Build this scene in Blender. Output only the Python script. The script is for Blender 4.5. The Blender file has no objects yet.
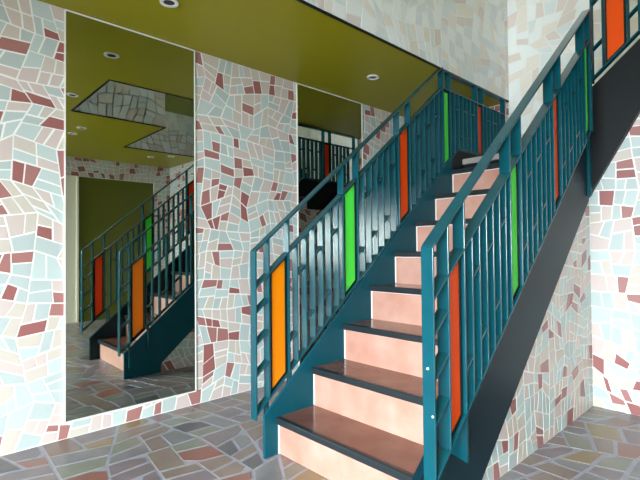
import bpy, math, random
from mathutils import Vector, Matrix

random.seed(11)
COL = bpy.context.scene.collection
# ------------------------------------------------------------------ materials
def material(name, color, rough=.5, metal=0., spec=.5, noise=None, bump=None, coat=0.):
    m = bpy.data.materials.new(name); m.use_nodes = True
    nt = m.node_tree; b = nt.nodes['Principled BSDF']
    b.inputs['Base Color'].default_value = (*color, 1)
    b.inputs['Roughness'].default_value = rough
    b.inputs['Metallic'].default_value = metal
    b.inputs['Specular IOR Level'].default_value = spec
    b.inputs['Coat Weight'].default_value = coat
    b.inputs['Coat Roughness'].default_value = .08
    co = nt.nodes.new('ShaderNodeTexCoord')
    if noise:
        scale, c2, lo, hi, detail = noise
        n = nt.nodes.new('ShaderNodeTexNoise'); n.inputs['Scale'].default_value = scale; n.inputs['Detail'].default_value = detail
        r = nt.nodes.new('ShaderNodeValToRGB')
        r.color_ramp.elements[0].position = lo; r.color_ramp.elements[1].position = hi
        r.color_ramp.elements[0].color = (*color, 1); r.color_ramp.elements[1].color = (*c2, 1)
        nt.links.new(co.outputs['Object'], n.inputs['Vector'])
        nt.links.new(n.outputs['Fac'], r.inputs['Fac']); nt.links.new(r.outputs['Color'], b.inputs['Base Color'])
    if bump:
        s, d = bump
        n2 = nt.nodes.new('ShaderNodeTexNoise'); n2.inputs['Scale'].default_value = s; n2.inputs['Detail'].default_value = 3
        bp = nt.nodes.new('ShaderNodeBump'); bp.inputs['Strength'].default_value = d; bp.inputs['Distance'].default_value = .004
        nt.links.new(co.outputs['Object'], n2.inputs['Vector'])
        nt.links.new(n2.outputs['Fac'], bp.inputs['Height']); nt.links.new(bp.outputs['Normal'], b.inputs['Normal'])
    return m

TEAL = material('teal_gloss_paint', (.001, .056, .078), .2, spec=.5, noise=(9, (.0015, .066, .09), .3, .7, 2))
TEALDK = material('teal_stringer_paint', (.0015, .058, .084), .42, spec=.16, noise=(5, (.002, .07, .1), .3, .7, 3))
TEALSHADE = material('teal_stringer_shaded', (.002, .020, .031), .42, spec=.18)  # darker copy of the stringer teal, shade of the unlit outer face in the colour
BLACK = material('dark_steel_paint', (.004, .006, .008), .5, spec=.25)
AMBER = material('amber_panel', (1., .36, .0), .4)
ORANGE = material('orange_panel', (.98, .115, .002), .4)
GREEN = material('green_panel', (.14, 1., .12), .4)
RISER = material('terracotta_riser', (.44, .21, .155), .35, noise=(7, (.53, .315, .255), .3, .75, 5))
TREAD = material('polished_tread', (.16, .055, .036), .14, noise=(6, (.25, .115, .085), .3, .75, 5))
NOSE = material('nosing_strip', (.02, .028, .033), .28, metal=.2)
CAULK = material('white_sealant', (.8, .78, .75), .5)
CEIL = material('olive_ceiling_paint', (.31, .275, .005), .4, spec=.3)
OLIVE = material('olive_panel', (.10, .11, .004), .4)
CREAM = material('cream_paint', (.8, .76, .62), .5)
TRIM = material('white_trim', (.78, .77, .73), .4)
MIRROR = material('mirror_silvering', (.56, .60, .55), .012, metal=1.)
GROUT = material('white_grout', (.80, .79, .77), .6)
TILES = [material('pale_cyan_tile', (.48, .555, .545), .33), material('blue_grey_tile', (.43, .49, .485), .33),
         material('beige_tile', (.55, .49, .435), .33), material('pink_beige_tile', (.57, .475, .45), .33),
         material('rose_tile', (.30, .11, .105), .33), material('dusty_rose_tile', (.35, .155, .145), .33)]
TW = [.21, .17, .22, .22, .10, .08]
FGROUT = material('floor_grout', (.38, .38, .46), .4, noise=(20, (.30, .30, .37), .3, .7, 3))
def stone(n, c, c2): return material(n, c, .3, noise=(6, c2, .3, .7, 5), bump=(14, .35))
STONES = [stone('grey_slate', (.19, .185, .205), (.26, .25, .26)), stone('violet_slate', (.18, .15, .17), (.25, .205, .22)),
          stone('brown_slate', (.21, .16, .145), (.27, .21, .185)), stone('ochre_slate', (.29, .225, .12), (.25, .19, .12)),
          stone('rust_slate', (.29, .105, .085), (.26, .14, .115)), stone('dark_slate', (.09, .09, .105), (.14, .135, .15)),
          stone('sage_slate', (.21, .215, .185), (.26, .26, .225))]
SW = [.25, .23, .22, .07, .08, .08, .07]
UPT = [material('lit_white_tile', (.80, .83, .85), .3), material('lit_grey_tile', (.68, .73, .76), .3),
       material('lit_warm_tile', (.77, .72, .67), .3), material('lit_rose_tile', (.70, .62, .60), .3)]  # mosaic colours paled, brightness of the lit upper walls put into the tiles
UW = [.34, .24, .27, .15]
def glass_mat():
    m = bpy.data.materials.new('clear_glass'); m.use_nodes = True; nt = m.node_tree
    for n in list(nt.nodes): nt.nodes.remove(n)
    o = nt.nodes.new('ShaderNodeOutputMaterial'); mx = nt.nodes.new('ShaderNodeMixShader')
    t = nt.nodes.new('ShaderNodeBsdfTransparent'); g = nt.nodes.new('ShaderNodeBsdfGlossy'); g.inputs['Roughness'].default_value = .02
    t.inputs['Color'].default_value = (.95, .97, .97, 1); mx.inputs[0].default_value = .07
    nt.links.new(t.outputs[0], mx.inputs[1]); nt.links.new(g.outputs[0], mx.inputs[2]); nt.links.new(mx.outputs[0], o.inputs['Surface'])
    return m
GLASS = glass_mat()
for m in (AMBER, ORANGE, GREEN):
    nt = m.node_tree; out = nt.nodes['Material Output']; pb = nt.nodes['Principled BSDF']
    tr = nt.nodes.new('ShaderNodeBsdfTranslucent'); tr.inputs['Color'].default_value = pb.inputs['Base Color'].default_value
    mx = nt.nodes.new('ShaderNodeMixShader'); mx.inputs[0].default_value = .45
    nt.links.new(pb.outputs[0], mx.inputs[1]); nt.links.new(tr.outputs[0], mx.inputs[2]); nt.links.new(mx.outputs[0], out.inputs['Surface'])
LAMPD = material('unlit_lamp_glass', (.06, .06, .065), .15)

# ------------------------------------------------------------------ mesh helpers
class MB:
    def __init__(s): s.v = []; s.f = []; s.m = []
    def face(s, pts, mi=0):
        i = len(s.v); s.v += [tuple(p) for p in pts]; s.f.append(list(range(i, i+len(pts)))); s.m.append(mi)
    def prism(s, low, high, mi=0):
        """closed solid between two matching rings of points"""
        n = len(low); i = len(s.v); s.v += [tuple(p) for p in low] + [tuple(p) for p in high]
        s.f.append([i+k for k in reversed(range(n))]); s.f.append([i+n+k for k in range(n)]); s.m += [mi, mi]
        for k in range(n):
            j = (k+1) % n; s.f.append([i+k, i+j, i+n+j, i+n+k]); s.m.append(mi)
    def box(s, x0, x1, y0, y1, z0, z1, mi=0):
        s.prism([(x0, y0, z0), (x1, y0, z0), (x1, y1, z0), (x0, y1, z0)], [(x0, y0, z1), (x1, y0, z1), (x1, y1, z1), (x0, y1, z1)], mi)
    def ring(s, c, r0, r1, z0, z1, n=28, mi=0):
        cx, cy = c
        for k in range(n):
            a, b = 2*math.pi*k/n, 2*math.pi*(k+1)/n
            q = lambda r, t, z: (cx+r*math.cos(t), cy+r*math.sin(t), z)
            s.face([q(r0, a, z0), q(r0, b, z0), q(r1, b, z0), q(r1, a, z0)], mi)
            s.face([q(r1, a, z0), q(r1, b, z0), q(r1, b, z1), q(r1, a, z1)], mi)
            s.face([q(r0, a, z0), q(r0, b, z0), q(r0, b, z1), q(r0, a, z1)], mi)
    def build(s, name, mats, parent=None, loc=None, bevel=0.):
        me = bpy.data.meshes.new(name); me.from_pydata(s.v, [], s.f)
        for m in (mats if isinstance(mats, (list, tuple)) else [mats]): me.materials.append(m)
        for p, mi in zip(me.polygons, s.m): p.material_index = mi
        import bmesh
        bm = bmesh.new(); bm.from_mesh(me); bmesh.ops.recalc_face_normals(bm, faces=bm.faces[:]); bm.to_mesh(me); bm.free()
        o = bpy.data.objects.new(name, me); COL.objects.link(o)
        if parent is not None: o.parent = parent; o.matrix_parent_inverse = Matrix.Translation(-Vector(parent.location))
        if bevel:
            b = o.modifiers.new('bevel', 'BEVEL'); b.width = bevel; b.segments = 2; b.limit_method = 'ANGLE'
        return o
def thing(name, label, cat, loc, group=None):
    o = bpy.data.objects.new(name, None); o.empty_display_size = .1; COL.objects.link(o); o.location = loc
    o['label'] = label; o['category'] = cat
    if group: o['group'] = group
    return o
def struct(o): o['kind'] = 'structure'; return o

# ------------------------------------------------------------------ polygon helpers (2-D)
def clip(poly, a, b, c):
    """keep a*x+b*y<=c"""
    out = []
    for i in range(len(poly)):
        p, q = poly[i], poly[(i+1) % len(poly)]
        dp, dq = a*p[0]+b*p[1]-c, a*q[0]+b*q[1]-c
        if dp <= 0: out.append(p)
        if (dp < 0 < dq) or (dq < 0 < dp):
            t = dp/(dp-dq); out.append((p[0]+t*(q[0]-p[0]), p[1]+t*(q[1]-p[1])))
    return out
def area(p): return abs(sum(p[i][0]*p[(i+1) % len(p)][1]-p[(i+1) % len(p)][0]*p[i][1] for i in range(len(p))))/2
def ccw(p):
    s = sum(p[i][0]*p[(i+1) % len(p)][1]-p[(i+1) % len(p)][0]*p[i][1] for i in range(len(p)))
    return p if s > 0 else p[::-1]
def inset(p, d):
    q = p = ccw(p)
    for i in range(len(p)):
        (x0, y0), (x1, y1) = p[i], p[(i+1) % len(p)]
        l = math.hypot(x1-x0, y1-y0)
        if l < 1e-6: continue
        nx, ny = (y1-y0)/l, -(x1-x0)/l
        dd = d*random.uniform(.6, 1.5)
        q = clip(q, nx, ny, nx*x0+ny*y0-dd)
        if len(q) < 3: return []
    return q
def split(p, amin, rnd, out):
    if area(p) < amin*rnd.uniform(.75, 1.6): out.append(p); return
    n = len(p)
    L = [math.hypot(p[(i+1) % n][0]-p[i][0], p[(i+1) % n][1]-p[i][1]) for i in range(n)]
    if n == 4:
        i = 0 if L[0]+L[2] > L[1]+L[3] else 1
        t, u = rnd.uniform(.36, .64), rnd.uniform(.36, .64)
        a, b, c, d = p[i], p[(i+1) % 4], p[(i+2) % 4], p[(i+3) % 4]
        m = (a[0]+t*(b[0]-a[0]), a[1]+t*(b[1]-a[1])); k = (d[0]+u*(c[0]-d[0]), d[1]+u*(c[1]-d[1]))
        for q in ([a, m, k, d], [m, b, c, k]): split(q, amin, rnd, out)
        return
    i = L.index(max(L)); a, b = p[i], p[(i+1) % n]
    ang = math.atan2(b[1]-a[1], b[0]-a[0])+rnd.gauss(0, .2); t = rnd.uniform(.4, .6)
    ca, sa = math.cos(ang), math.sin(ang); c = ca*(a[0]+t*(b[0]-a[0]))+sa*(a[1]+t*(b[1]-a[1]))
    for q in (clip(p, ca, sa, c), clip(p, -ca, -sa, -c)):
        if len(q) >= 3 and area(q) > 2e-4: split(q, amin, rnd, out)
def crazy_tiles(u0, u1, w0, w1, seed, cell=.215, amin=.0082, jit=.32):
    rnd = random.Random(seed); nu = max(1, round((u1-u0)/cell)); nw = max(1, round((w1-w0)/cell))
    du, dw = (u1-u0)/nu, (w1-w0)/nw; V = {}
    for i in range(nu+1):
        for j in range(nw+1):
            x = u0+i*du+(rnd.uniform(-jit, jit)*du if 0 < i < nu else 0); y = w0+j*dw+(rnd.uniform(-jit, jit)*dw if 0 < j < nw else 0)
            V[i, j] = (x, y)
    out = []
    for i in range(nu):
        for j in range(nw): split([V[i, j], V[i+1, j], V[i+1, j+1], V[i, j+1]], amin, rnd, out)
    return out
def pick(rnd, w):
    r = rnd.random()*sum(w)
    for i, x in enumerate(w):
        r -= x
        if r <= 0: return i
    return len(w)-1
def mosaic(name, rect, to3, n, seed, cuts=(), tiles=TILES, weights=TW, thick=.03, holes=(), amin=.0082, gap=.004, cell=.215):
    """a wall slab faced with broken tiles. rect in wall coordinates, to3(u,w,d) -> world with d out of the wall"""
    u0, u1, w0, w1 = rect; rnd = random.Random(seed+500); mb = MB()
    base = [(u0, w0), (u1, w0), (u1, w1), (u0, w1)]
    for c in cuts: base = clip(base, *c)
    mb.prism([to3(u, w, -thick) for u, w in base], [to3(u, w, 0) for u, w in base], 0)
    for p in crazy_tiles(u0, u1, w0, w1, seed, cell=cell, amin=amin):
        for c in cuts: p = clip(p, *c)
        if len(p) < 3: continue
        cu = sum(a for a, _ in p)/len(p); cw = sum(b for _, b in p)/len(p)
        if any(h[0] < cu < h[1] and h[2] < cw < h[3] for h in holes): continue
        q = inset(p, gap)
        if len(q) < 3 or area(q) < 3e-4: continue
        mi = 1+pick(rnd, weights)
        mb.prism([to3(a, b, -.001) for a, b in q], [to3(a, b, .0022) for a, b in q], mi)
    return struct(mb.build(name, [GROUT]+tiles))

# ------------------------------------------------------------------ dimensions
XW = -2.959                        # tiled wall with the mirrors
XE = -1.949                        # edge of the ceiling over the stairs
ZC = 2.532; ZU = 2.90; ZT = 5.1
XR = 1.68; YB = -2.3; YF = 3.49; YFF = 4.42
SL, SR = -1.936, -1.02             # stair treads between the stringers
Y1, G, RS, Z1 = 1.474, .258, .218, .198   # first nosing, going, riser

# ------------------------------------------------------------------ floor
def floor():
    rnd = random.Random(5); x0, x1, y0, y1 = XW, XR, YB, YFF
    mb = MB(); mb.box(x0-.1, XR+.1, y0-.1, y1+.1, -.12, 0., 0)
    for p in crazy_tiles(x0, x1, y0, y1, 8, cell=.45, amin=.033, jit=.4):
        # knock off a corner of some of the stones
        if rnd.random() < .45:
            k = rnd.randrange(len(p)); a, b, c = p[k-1], p[k], p[(k+1) % len(p)]
            m = (b[0]+.3*(a[0]-b[0]), b[1]+.3*(a[1]-b[1])); n = (b[0]+.35*(c[0]-b[0]), b[1]+.35*(c[1]-b[1]))
            p = p[:k]+[m, n]+p[k+1:]
        q = inset(p, .009)
        if len(q) < 3 or area(q) < .001: continue
        mi = 1+pick(rnd, SW); h = .0015+rnd.uniform(0, .001)
        mb.prism([(a, b, -.001) for a, b in q], [(a, b, h) for a, b in q], mi)
    return struct(mb.build('floor', [FGROUT]+STONES))
floor()

# ------------------------------------------------------------------ walls
mosaic('wall_left', (YB, YFF, 0, ZC), lambda u, w, d: (XW+d, u, w), 1, 21, thick=.15)
mosaic('wall_far', (XW, XE+.02, 0, ZC), lambda u, w, d: (u, YFF-d, w), 1, 22, thick=.15)
mosaic('wall_right', (-1.0, XR, 0, ZC), lambda u, w, d: (u, YF-d, w), 1, 23, thick=.06, cuts=[(-.86, 1, 1.85+.86*.953)])
mosaic('wall_stair_right', (1.76, YF, 0, 1.6), lambda u, w, d: (-1.0+d, u, w), 1, 24, thick=.05, cuts=[(-.865, 1, .12-.865*1.9)], amin=.0075, cell=.19)
mosaic('wall_stair_left', (1.70, YFF, 0, 1.75), lambda u, w, d: (-1.94-d, u, w), 1, 25, thick=.05, cuts=[(-.86, 1, .12-.86*1.728)])
# the entrance side
mosaic('wall_east', (YB, YF, 2.24, ZC), lambda u, w, d: (XR-d, u, w), 1, 26, thick=.15)
mosaic('wall_east_pier', (3.2, YF, 0, 2.24), lambda u, w, d: (XR-d, u, w), 1, 27, thick=.15)
mb = MB(); mb.box(XR+.02, XR+.14, 2.02, 3.2, 0, 2.24); struct(mb.build('wall_east_olive', OLIVE))
mb = MB(); mb.box(XR+.01, XR+.14, 1.45, 1.99, 0, 2.24); struct(mb.build('wall_east_lit_doorway', CREAM))  # pale panel, its cream stands in for the daylight of a doorway
mb = MB(); mb.box(XR+.01, XR+.14, YB, 1.45, 0, 2.24); struct(mb.build('wall_east_front', OLIVE))
mb = MB(); mb.box(XR-.01, XR+.14, 1.99, 2.02, 0, 2.24); struct(mb.build('trim_1', CREAM))
# rear wall with the glazed entrance
RW = [(-1.0, 1.6, .0, 1.7)]
mb = MB()
mb.box(XW-.15, XR+.15, YB-.15, YB, 1.7, ZC); mb.box(XW-.15, -1.0, YB-.15, YB, 0, 1.7)
mb.box(1.6, XR+.15, YB-.15, YB, 0, 1.7)
struct(mb.build('wall_rear', OLIVE))
for i, (a, b, z0, z1) in enumerate(RW):
    e = thing('window_%d' % (i+1), 'glazed entrance front in the rear wall', 'window', ((a+b)/2, YB-.07, 0)); del e['label'], e['category']; e['kind'] = 'structure'
    mb = MB(); n = 3 if i == 0 else 2
    for k in range(n+1):
        x = a+(b-a)*k/n; x = min(max(x, a+.025), b-.025); mb.box(x-.025, x+.025, YB-.1, YB-.04, z0, z1)
    mb.box(a, b, YB-.1, YB-.04, z0, z0+.06); mb.box(a, b, YB-.1, YB-.04, z1-.06, z1)
    struct(mb.build('window_frame', BLACK, e))
    mb = MB(); mb.box(a, b, YB-.075, YB-.069, z0, z1); struct(mb.build('window_glass', GLASS, e))

# ------------------------------------------------------------------ ceiling (with the L-shaped stair opening) and the upper storey
mb = MB()
mb.box(XW-.15, XE, YB-.15, YFF+.15, ZC, ZU)
mb.box(XE, XR+.15, YB-.15, 1.285, ZC, ZU)
mb.box(-.825, XR+.15, 1.285, 2.28, ZC, ZU)
mb.box(.5, XR+.15, 2.28, YFF+.15, ZC, ZU)
ce = struct(mb.build('ceiling', CEIL))
# dark metal bead round the opening
mb = MB()
for (x0, x1, y0, y1) in [(XE-.012, XE+.006, 1.28, YFF), (XE, -.82, 1.279, 1.297), (-.833, -.815, 1.29, 2.28), (-.83, .5, 2.271, 2.289), (.492, .51, 2.28, YF)]:
    mb.box(x0, x1, y0, y1, ZC-.005, ZC+.004)
struct(mb.build('trim_2', BLACK))
up = dict(tiles=UPT, weights=UW, amin=.014, gap=.0045, cell=.25)
mosaic('wall_upper_left', (1.285, YFF, ZC+.004, ZT), lambda u, w, d: (XE+.002+d, u, w), 1, 31, thick=.1, **up)
mosaic('wall_upper_far', (XE, 1.62, ZC-.7, ZT), lambda u, w, d: (u, YFF-.03-d, w), 1, 32, thick=.1, **up)
mosaic('wall_upper_front', (XE, -.825, ZC+.004, 3.55), lambda u, w, d: (u, 1.285+d, w), 1, 33, thick=.1, **up)
mosaic('wall_upper_side', (1.2, 2.28, ZC+.004, 3.55), lambda u, w, d: (-.825-d, u, w), 1, 34, thick=.1, **up)
mosaic('wall_upper_return', (-.825, .5, ZC+.004, 3.55), lambda u, w, d: (u, 2.28+d, w), 1, 35, thick=.1, **up)
mosaic('wall_upper_inner', (2.2, 3.42, ZC+.004, 3.15), lambda u, w, d: (.5-d, u, w), 1, 36, thick=.1, **up)
mb = MB(); mb.box(-2.1, 1.75, YB-.1, YFF+.1, ZT, ZT+.1); struct(mb.build('ceiling_upper', CEIL))
UX0, UX1, UZ0, UZ1 = -1.5, 1.4, 3.3, 4.95
mb = MB(); mb.box(-2.1, UX0, YB-.1, YB, ZU, ZT); mb.box(UX1, 1.75, YB-.1, YB, ZU, ZT); mb.box(UX0, UX1, YB-.1, YB, ZU, UZ0); mb.box(UX0, UX1, YB-.1, YB, UZ1, ZT)
mb.box(-2.1, XE, YB, 1.285, ZU, ZT)
struct(mb.build('wall_upper_rear', OLIVE))
mb = MB(); mb.box(1.62, 1.75, YB, YFF-.03, ZU, ZT); struct(mb.build('wall_upper_right', OLIVE))
e = thing('window_2', '', '', (0, YB-.05, UZ0)); del e['label'], e['category']; e['kind'] = 'structure'
mb = MB()
for k in range(4):
    x = UX0+.02+(UX1-UX0-.04)*k/3; mb.box(x-.02, x+.02, YB-.08, YB-.02, UZ0, UZ1)
mb.box(UX0, UX1, YB-.08, YB-.02, UZ0, UZ0+.05); mb.box(UX0, UX1, YB-.08, YB-.02, UZ1-.05, UZ1)
struct(mb.build('window_frame', BLACK, e))
mb = MB(); mb.box(UX0, UX1, YB-.053, YB-.047, UZ0, UZ1); struct(mb.build('window_glass', GLASS, e))

# ------------------------------------------------------------------ mirrors
def mirror(y0, y1, z0, z1, label):
    t = thing('wall_mirror', label, 'mirror', (XW+.004, (y0+y1)/2, z0), 'tall mirrors set in the mosaic wall')
    mb = MB(); mb.box(XW+.003, XW+.009, y0+.006, y1-.006, z0+.006, z1-.006); mb.build('mirror_glass', MIRROR, t)
    mb = MB(); w = .007
    mb.box(XW+.003, XW+.014, y0-w/2, y0+w/2, z0, z1); mb.box(XW+.003, XW+.014, y1-w/2, y1+w/2, z0, z1)
    mb.box(XW+.003, XW+.014, y0-w/2, y1+w/2, z0-w/2, z0+w/2); mb.box(XW+.003, XW+.014, y0-w/2, y1+w/2, z1-w, z1)
    mb.build('mirror_frame', TRIM, t)
mirror(.7127, 1.5442, .098, ZC-.004, 'tall mirror on the open mosaic wall, reflecting the foot of the stairs')
mirror(2.504, 3.3456, .098, ZC-.004, 'tall mirror on the mosaic wall half hidden behind the stair railing')

# ------------------------------------------------------------------ downlights
def downlight(x, y, label, r=.052):
    t = thing('downlight', label, 'ceiling light', (x, y, ZC), 'unlit downlights in the olive ceiling')
    mb = MB(); mb.ring((x, y), r*.62, r, ZC-.008, ZC+.0); mb.build('trim_ring', TRIM, t)
    mb = MB(); n = 24
    lo = [(x+r*.63*math.cos(2*math.pi*k/n), y+r*.63*math.sin(2*math.pi*k/n), ZC-.004) for k in range(n)]
    mb.prism(lo, [(a, b, c+.003) for a, b, c in lo]); mb.build('lamp', LAMPD, t)
downlight(-2.47, 1.135, 'unlit round downlight above the foot of the tall open mirror')
downlight(-2.43, 2.90, 'unlit round downlight over the railing in front of the half hidden mirror')
downlight(-1.353, 1.161, 'unlit round downlight at the front edge of the stair opening, seen in the mirror')
downlight(-.184, 1.554, 'mirrored unlit downlight right of the stair opening, nearer it of a pair')
downlight(.163, 1.547, 'unlit downlight seen in the mirror, farther from the opening of a pair')
downlight(.93, 2.83, 'unlit downlight seen in the mirror beyond the second opening, left of two there')
downlight(.683, 3.048, 'unlit downlight seen in the mirror beyond the second opening, right of two there')

# ------------------------------------------------------------------ first flight
def nose_z(y): return RS+(y-Y1)*RS/G
stair = thing('staircase', 'lower flight of terracotta steps with teal stringers rising from the slate floor', 'stairs', (-1.46, 1.48, 0))
def stringer(x0, x1, mat, yend, dz=.0):
    top = lambda y: .305+.853*(y-1.468)-.03
    lo = (lambda y: .078+.86*(y-1.728)) if mat is TEALDK else (lambda y: .078+.865*(y-1.9))
    y0 = 1.405; yk = 1.728 if mat is TEALDK else 1.86
    poly = [(y0, 0), (yk, 0), (yk, max(lo(yk), .01)), (yend, lo(yend)), (yend, top(yend)), (y0, top(y0))]
    mb = MB(); mb.prism([(x0, y, z) for y, z in poly], [(x1, y, z) for y, z in poly])
    return mb.build('stringer', mat, stair, bevel=.002)
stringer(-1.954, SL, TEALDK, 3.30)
stringer(SR, -.985, TEALSHADE, YF-.05)
for n in range(8):
    y = Y1+n*G; z = Z1+RS*n; zb = max(z-RS, 0); d = G+.02
    mb = MB(); mb.box(SL, SR, y+.03, y+d+.03 if n < 7 else YF-.016, z-.04, z); t = mb.build('tread', TREAD, stair)
    mb = MB(); mb.box(SL, SR, y, y+.032, z-.034, z+.002); mb.build('nosing', NOSE, t, bevel=.006)
    mb = MB(); mb.box(SL, SR, y+.022, y+.038, zb+(.0 if n else .004), z-.034); r = mb.build('riser', RISER, stair)
    mb = MB(); mb.box(SL, SL+.007, y+.018, y+.023, zb+.004, z-.036); mb.box(SL, SR, y+.0195, y+.023, z-.038, z-.034); mb.build('sealant', CAULK, r)
# landing
land = thing('stair_landing', 'dark landing slab with grey edge at the top of the lower flight', 'landing', (-1.46, 3.9, 1.6))
mb = MB(); mb.box(-1.945, -1.0, 3.5, 4.385, 1.56, 1.80); mb.build('slab', BLACK, land)
mb = MB(); mb.box(-1.945, -1.0, 3.485, 4.385, 1.80, 1.835); mb.build('floor_plate', TREAD, land)
mb = MB(); mb.box(-1.945, -1.0, 3.478, 3.51, 1.795, 1.84); mb.build('nosing', material('grey_metal', (.33, .30, .29), .35, metal=.2), land)  # plain grey metal strip along the landing edge

# ------------------------------------------------------------------ second flight
up2 = thing('staircase', 'upper flight with dark steel stringer rising to the right above the mosaic wall', 'stairs', (-.9, 3.9, 1.84))
st = lambda x: 2.184+.86*(x+.953)
poly = [(-.994, 1.43), (-.65, 2.03), (.5, 2.03+.86*1.15), (.5, st(.5)), (-.994, st(-.994))]
mb = MB(); mb.prism([(x, 3.445, z) for x, z in poly], [(x, 3.485, z) for x, z in poly]); mb.build('stringer', BLACK, up2)
mb = MB(); mb.prism([(x, 4.345, z) for x, z in poly], [(x, 4.383, z) for x, z in poly]); mb.build('stringer', BLACK, up2)
for n in range(5):
    x = -.95+n*.2503; z = 1.835+.2138*(n+1)
    mb = MB(); mb.box(x+.03, x+.30, 3.487, 4.343, z-.04, z); t = mb.build('tread', TREAD, up2)
    mb = MB(); mb.box(x, x+.032, 3.487, 4.343, z-.034, z+.002); mb.build('nosing', NOSE, t)
    mb = MB(); mb.box(x+.022, x+.038, 3.487, 4.343, z-.2138, z-.034); mb.build('riser', RISER, up2)
sof = lambda x: 1.85+.86*(x+.953)
mb = MB(); mb.prism([(-.94, 3.565, sof(-.94)-.04), (-.94, 3.565, sof(-.94)+.02), (.48, 3.565, sof(.48)+.02), (.48, 3.565, sof(.48)-.04)], [(-.94, 4.34, sof(-.94)-.04), (-.94, 4.34, sof(-.94)+.02), (.48, 4.34, sof(.48)+.02), (.48, 4.34, sof(.48)-.04)])
mb.build('soffit', BLACK, up2)
mb = MB(); mb.box(-1.0, -.965, 3.405, 3.438, 1.44, 2.1); mb.build('corner_post', TEALDK, up2)

# ------------------------------------------------------------------ railings
T = .009; HW = .025               # flat bar: 9 mm thick, 50 mm wide
def railing(name, label, M, hand, mid, bot, s_start, s_end, panels, bars, extra, mat, loc, start_post=True, end_post=True, brackets=(), xp=0., bw=(-.02, .02)):
    """M(s, w, z) -> world; hand/mid/bot: s -> z; panels: (s0, s1, material); bars: s list; extra: (s0, s1, fraction) spacers"""
    t = thing(name, label, 'railing', loc, 'teal flat bar railings of the staircase')
    def sweep(f, s0, s1, brk=(), th=T, w=HW, off=0.):
        mb = MB(); ss = [s0]+[b for b in brk if s0 < b < s1]+[s1]
        for a, b in zip(ss[:-1], ss[1:]):
            k = math.sqrt(1+((f(b)-f(a))/(b-a))**2)*th
            za, zb = f(a)+off, f(b)+off
            mb.prism([M(a, -w, za-k), M(a, w, za-k), M(a, w, za), M(a, -w, za)], [M(b, -w, zb-k), M(b, w, zb-k), M(b, w, zb), M(b, -w, zb)])
        return mb
    def upright(s, z0, z1, name, w=HW, parent=t):
        mb = MB(); h = T/2
        def pr(zf): return [M(s-h, -w, zf(s-h)), M(s+h, -w, zf(s+h)), M(s+h, w, zf(s+h)), M(s-h, w, zf(s-h))]
        mb.prism(pr(z0), pr(z1)); return mb.build(name, mat, parent, bevel=.0015)
    brk = getattr(bot, 'brk', ())
    sweep(hand, s_start, s_end, getattr(hand, 'brk', ())).build('handrail', mat, t, bevel=.002)
    sweep(mid, s_start, s_end, getattr(mid, 'brk', ())).build('mid_rail', mat, t, bevel=.002)
    sweep(bot, s_start, s_end, brk).build('bottom_rail', mat, t, bevel=.002)
    z_ = lambda f, d=0.: (lambda s: f(s)+d)
    if start_post: upright(s_start, z_(bot, -.03), z_(hand, -.003), 'newel')
    if end_post: upright(s_end, z_(bot, -.03), z_(hand, -.003), 'newel')
    for (a, b, m) in panels:
        for s in (a-.014, b+.012): upright(s, bot, z_(hand, -.008), 'post')
        mb = MB(); h = .006
        ring = [(a, bot(a)), (b, bot(b)), (b, mid(b)-T), (a, mid(a)-T)]
        mb.prism([M(s, xp-h, z) for s, z in ring], [M(s, xp+h, z) for s, z in ring]); p = mb.build('panel', m, t)
        fr = MB(); q = .009
        inner = [(a+q, bot(a+q)+q*1.7), (b-q, bot(b-q)+q*1.7), (b-q, mid(b-q)-T-q*1.7), (a+q, mid(a+q)-T-q*1.7)]
        for k in range(4):
            j = (k+1) % 4; rr = [ring[k], ring[j], inner[j], inner[k]]
            fr.prism([M(s, xp-.011, z) for s, z in rr], [M(s, xp+.011, z) for s, z in rr])
        fr.build('panel_frame', BLACK, p)
    for s in bars: upright(s, bot, z_(mid, -T*.9), 'baluster', w=.0235)
    for (a, b, fr) in extra:
        f = lambda s, fr=fr: bot(s)+fr*(mid(s)-bot(s))
        sweep(f, a, b, w=.0225).build('spacer', mat, t)
    for s in brackets:
        mb = MB(); h = .006; w0, w1 = bw; zt = bot(s)-.009
        lo = [(w0, zt-.19), (w1, zt-.21), (w1, zt), (w0, zt)]
        mb.prism([M(s-h, w, z) for w, z in lo], [M(s+h, w, z) for w, z in lo])
        mb.build('bracket', mat, t)
    return t
def layout(s0, npan, per, pw, mats, nb=6, last=False):
    P, B, X = [], [], []
    for i in range(npan):
        a = s0+i*per; P.append((a, a+pw, mats[i]))
        if i < npan-1 or last:
            prev = a+pw+.012
            bs = [a+pw+.075+k*(per-pw-.075-.06)/(nb-1) for k in range(nb)]
            for k, s in enumerate(bs):
                B.append(s); X.append((prev, s, .25 if k % 2 == 0 else .73)); prev = s
    return P, B, X
XL = -1.966; XRR = -.902
lin = lambda z0, s0, m: (lambda s: z0+m*(s-s0))
# left railing
P, B, X = layout(1.459, 3, .576, .111, [AMBER, GREEN, ORANGE], last=True)
X += [(1.36, 1.454, f) for f in (.3, .55, .8)]
railing('stair_railing', 'teal railing nearest the mirrors with amber, green and orange panels beside the lower flight', lambda s, w, z: (XL+w, s, z),
        lin(1.092, 1.36, .797), lin(.99, 1.468, .814), lin(.33, 1.468, .822), 1.36, 3.19, P, B, X, TEAL, (XL, 1.36, .23), end_post=False, brackets=(1.44, 1.6, 2.18, 2.76), xp=.002, bw=(-.022, .011))
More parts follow.
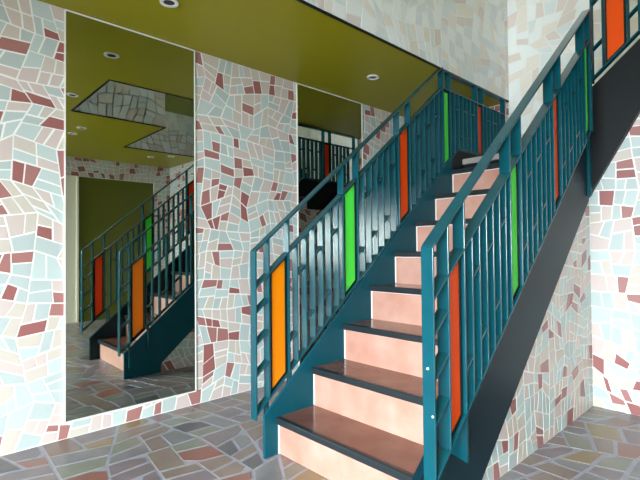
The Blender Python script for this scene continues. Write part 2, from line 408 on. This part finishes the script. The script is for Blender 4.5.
# right railing
P, B, X = layout(1.475, 4, .523, .09, [ORANGE, GREEN, ORANGE, GREEN], nb=6)
X += [(1.37, 1.461, f) for f in (.3, .55, .8)]
railing('stair_railing', 'near teal railing on the lower flight, its foot cut by the photo edge', lambda s, w, z: (XRR+w, s, z),
        lin(1.107, 1.362, .822), lin(1.02, 1.482, .825), lin(.385, 1.476, .862), 1.362, 3.168, P, B, X, TEAL, (XRR, 1.362, .25), brackets=(1.6,), xp=.002, bw=(-.082, .012))
rr = bpy.data.objects['stair_railing.001']; nw = [c for c in rr.children if c.name.startswith('newel')][0]
for (x, z) in ((-.903, .675), (-.885, .512)):
    mb = MB(); n = 10; c = [(x+.0045*math.cos(2*math.pi*k/n), z+.0045*math.sin(2*math.pi*k/n)) for k in range(n)]
    mb.prism([(a, 1.3575, b) for a, b in c], [(a, 1.3545, b) for a, b in c]); sc_ = mb.build('screw', TRIM); sc_.parent = nw
# level railing on the landing
def lv(zs, s0, m, zl):
    sb = s0+(zl-zs)/m
    f = lambda s: min(zs+m*(s-s0), zl); f.brk = (sb,); return f
P = [(3.205, 3.29, GREEN), (3.76, 3.845, ORANGE)]
bs1 = [3.37+k*.0655 for k in range(6)]; bs2 = [3.92+k*.0655 for k in range(5)]
X = [(a, b, .25 if k % 2 else .73) for k, (a, b) in enumerate(zip(bs1[:-1], bs1[1:]))]+[(a, b, .25 if k % 2 else .73) for k, (a, b) in enumerate(zip(bs2[:-1], bs2[1:]))]
lr = railing('landing_railing', 'level railing with green and orange panels on the landing under the ceiling edge', lambda s, w, z: (XL+w, s, z),
        lambda s: 2.528, lambda s: 2.382, lv(1.735, 3.19, .82, 1.92), 3.19, 4.29, P, bs1+bs2, X, TEAL, (XL, 3.19, 1.75), start_post=False, xp=.002)
mb = MB(); pl = [(3.30, 1.70), (4.29, 1.70), (4.29, 1.908), (3.42, 1.908), (3.30, 1.81)]
mb.prism([(-1.955, y, z) for y, z in pl], [(-1.948, y, z) for y, z in pl]); mb.build('shade_filler', BLACK, lr)  # added black sheet, stands in for the dark behind the railing foot
# upper flight railing
b2 = lin(2.245, -.953, .86)
P, B, X = layout(-.872, 2, .581, .115, [ORANGE, GREEN], last=True)
X += [(-.955, -.886, f) for f in (.78, .3)]
railing('stair_railing', 'dark railing with red orange panel climbing the upper flight at the top right corner', lambda s, w, z: (s, 3.465+w, z),
        lambda s: b2(s)+.80, lambda s: b2(s)+.66, b2, -.955, .3, P, B, X, TEALDK, (-.955, 3.465, 2.2), brackets=(), xp=-.002)

# ------------------------------------------------------------------ light
def area_light(name, loc, rot, sx, sy, energy, color):
    l = bpy.data.lights.new(name, 'AREA'); l.shape = 'RECTANGLE'; l.size = sx; l.size_y = sy; l.energy = energy; l.color = color
    o = bpy.data.objects.new(name, l); COL.objects.link(o); o.location = loc; o.rotation_euler = rot; return o
R90 = math.pi/2
area_light('daylight_entrance', (1.3, YB-1.5, 2.2), (R90-.2, 0, .15), 4.4, 2.8, 4900, (.90, .96, 1.))
area_light('daylight_upper', (.7, YB-.9, 4.5), (R90-.2, 0, 0), 3.2, 1.8, 680, (.90, .95, 1.))
w = bpy.data.worlds.new('World'); bpy.context.scene.world = w; w.use_nodes = True
w.node_tree.nodes['Background'].inputs[0].default_value = (.75, .87, 1, 1); w.node_tree.nodes['Background'].inputs[1].default_value = .6

# ------------------------------------------------------------------ camera (28 mm equivalent, held low, slightly tilted)
yaw, pit, rol = [math.radians(a) for a in (46.896, 1.0446, -.5297)]
F = Vector((-math.sin(yaw)*math.cos(pit), math.cos(yaw)*math.cos(pit), math.sin(pit)))
R0 = Vector((math.cos(yaw), math.sin(yaw), 0)); U0 = R0.cross(F)
Rv = R0*math.cos(rol)+U0*math.sin(rol); Uv = U0*math.cos(rol)-R0*math.sin(rol)
cam = bpy.data.cameras.new('camera'); co = bpy.data.objects.new('camera', cam); COL.objects.link(co)
cam.sensor_width = 36; cam.lens = 450.76/640*36; cam.clip_start = .05
co.matrix_world = Matrix(((Rv.x, Uv.x, -F.x, 0), (Rv.y, Uv.y, -F.y, 0), (Rv.z, Uv.z, -F.z, 1.1), (0, 0, 0, 1)))
sc = bpy.context.scene; sc.camera = co
sc.view_settings.view_transform = 'Standard'; sc.view_settings.look = 'None'; sc.view_settings.gamma = 1; sc.view_settings.exposure = 0.
sc.view_settings.use_curve_mapping = False
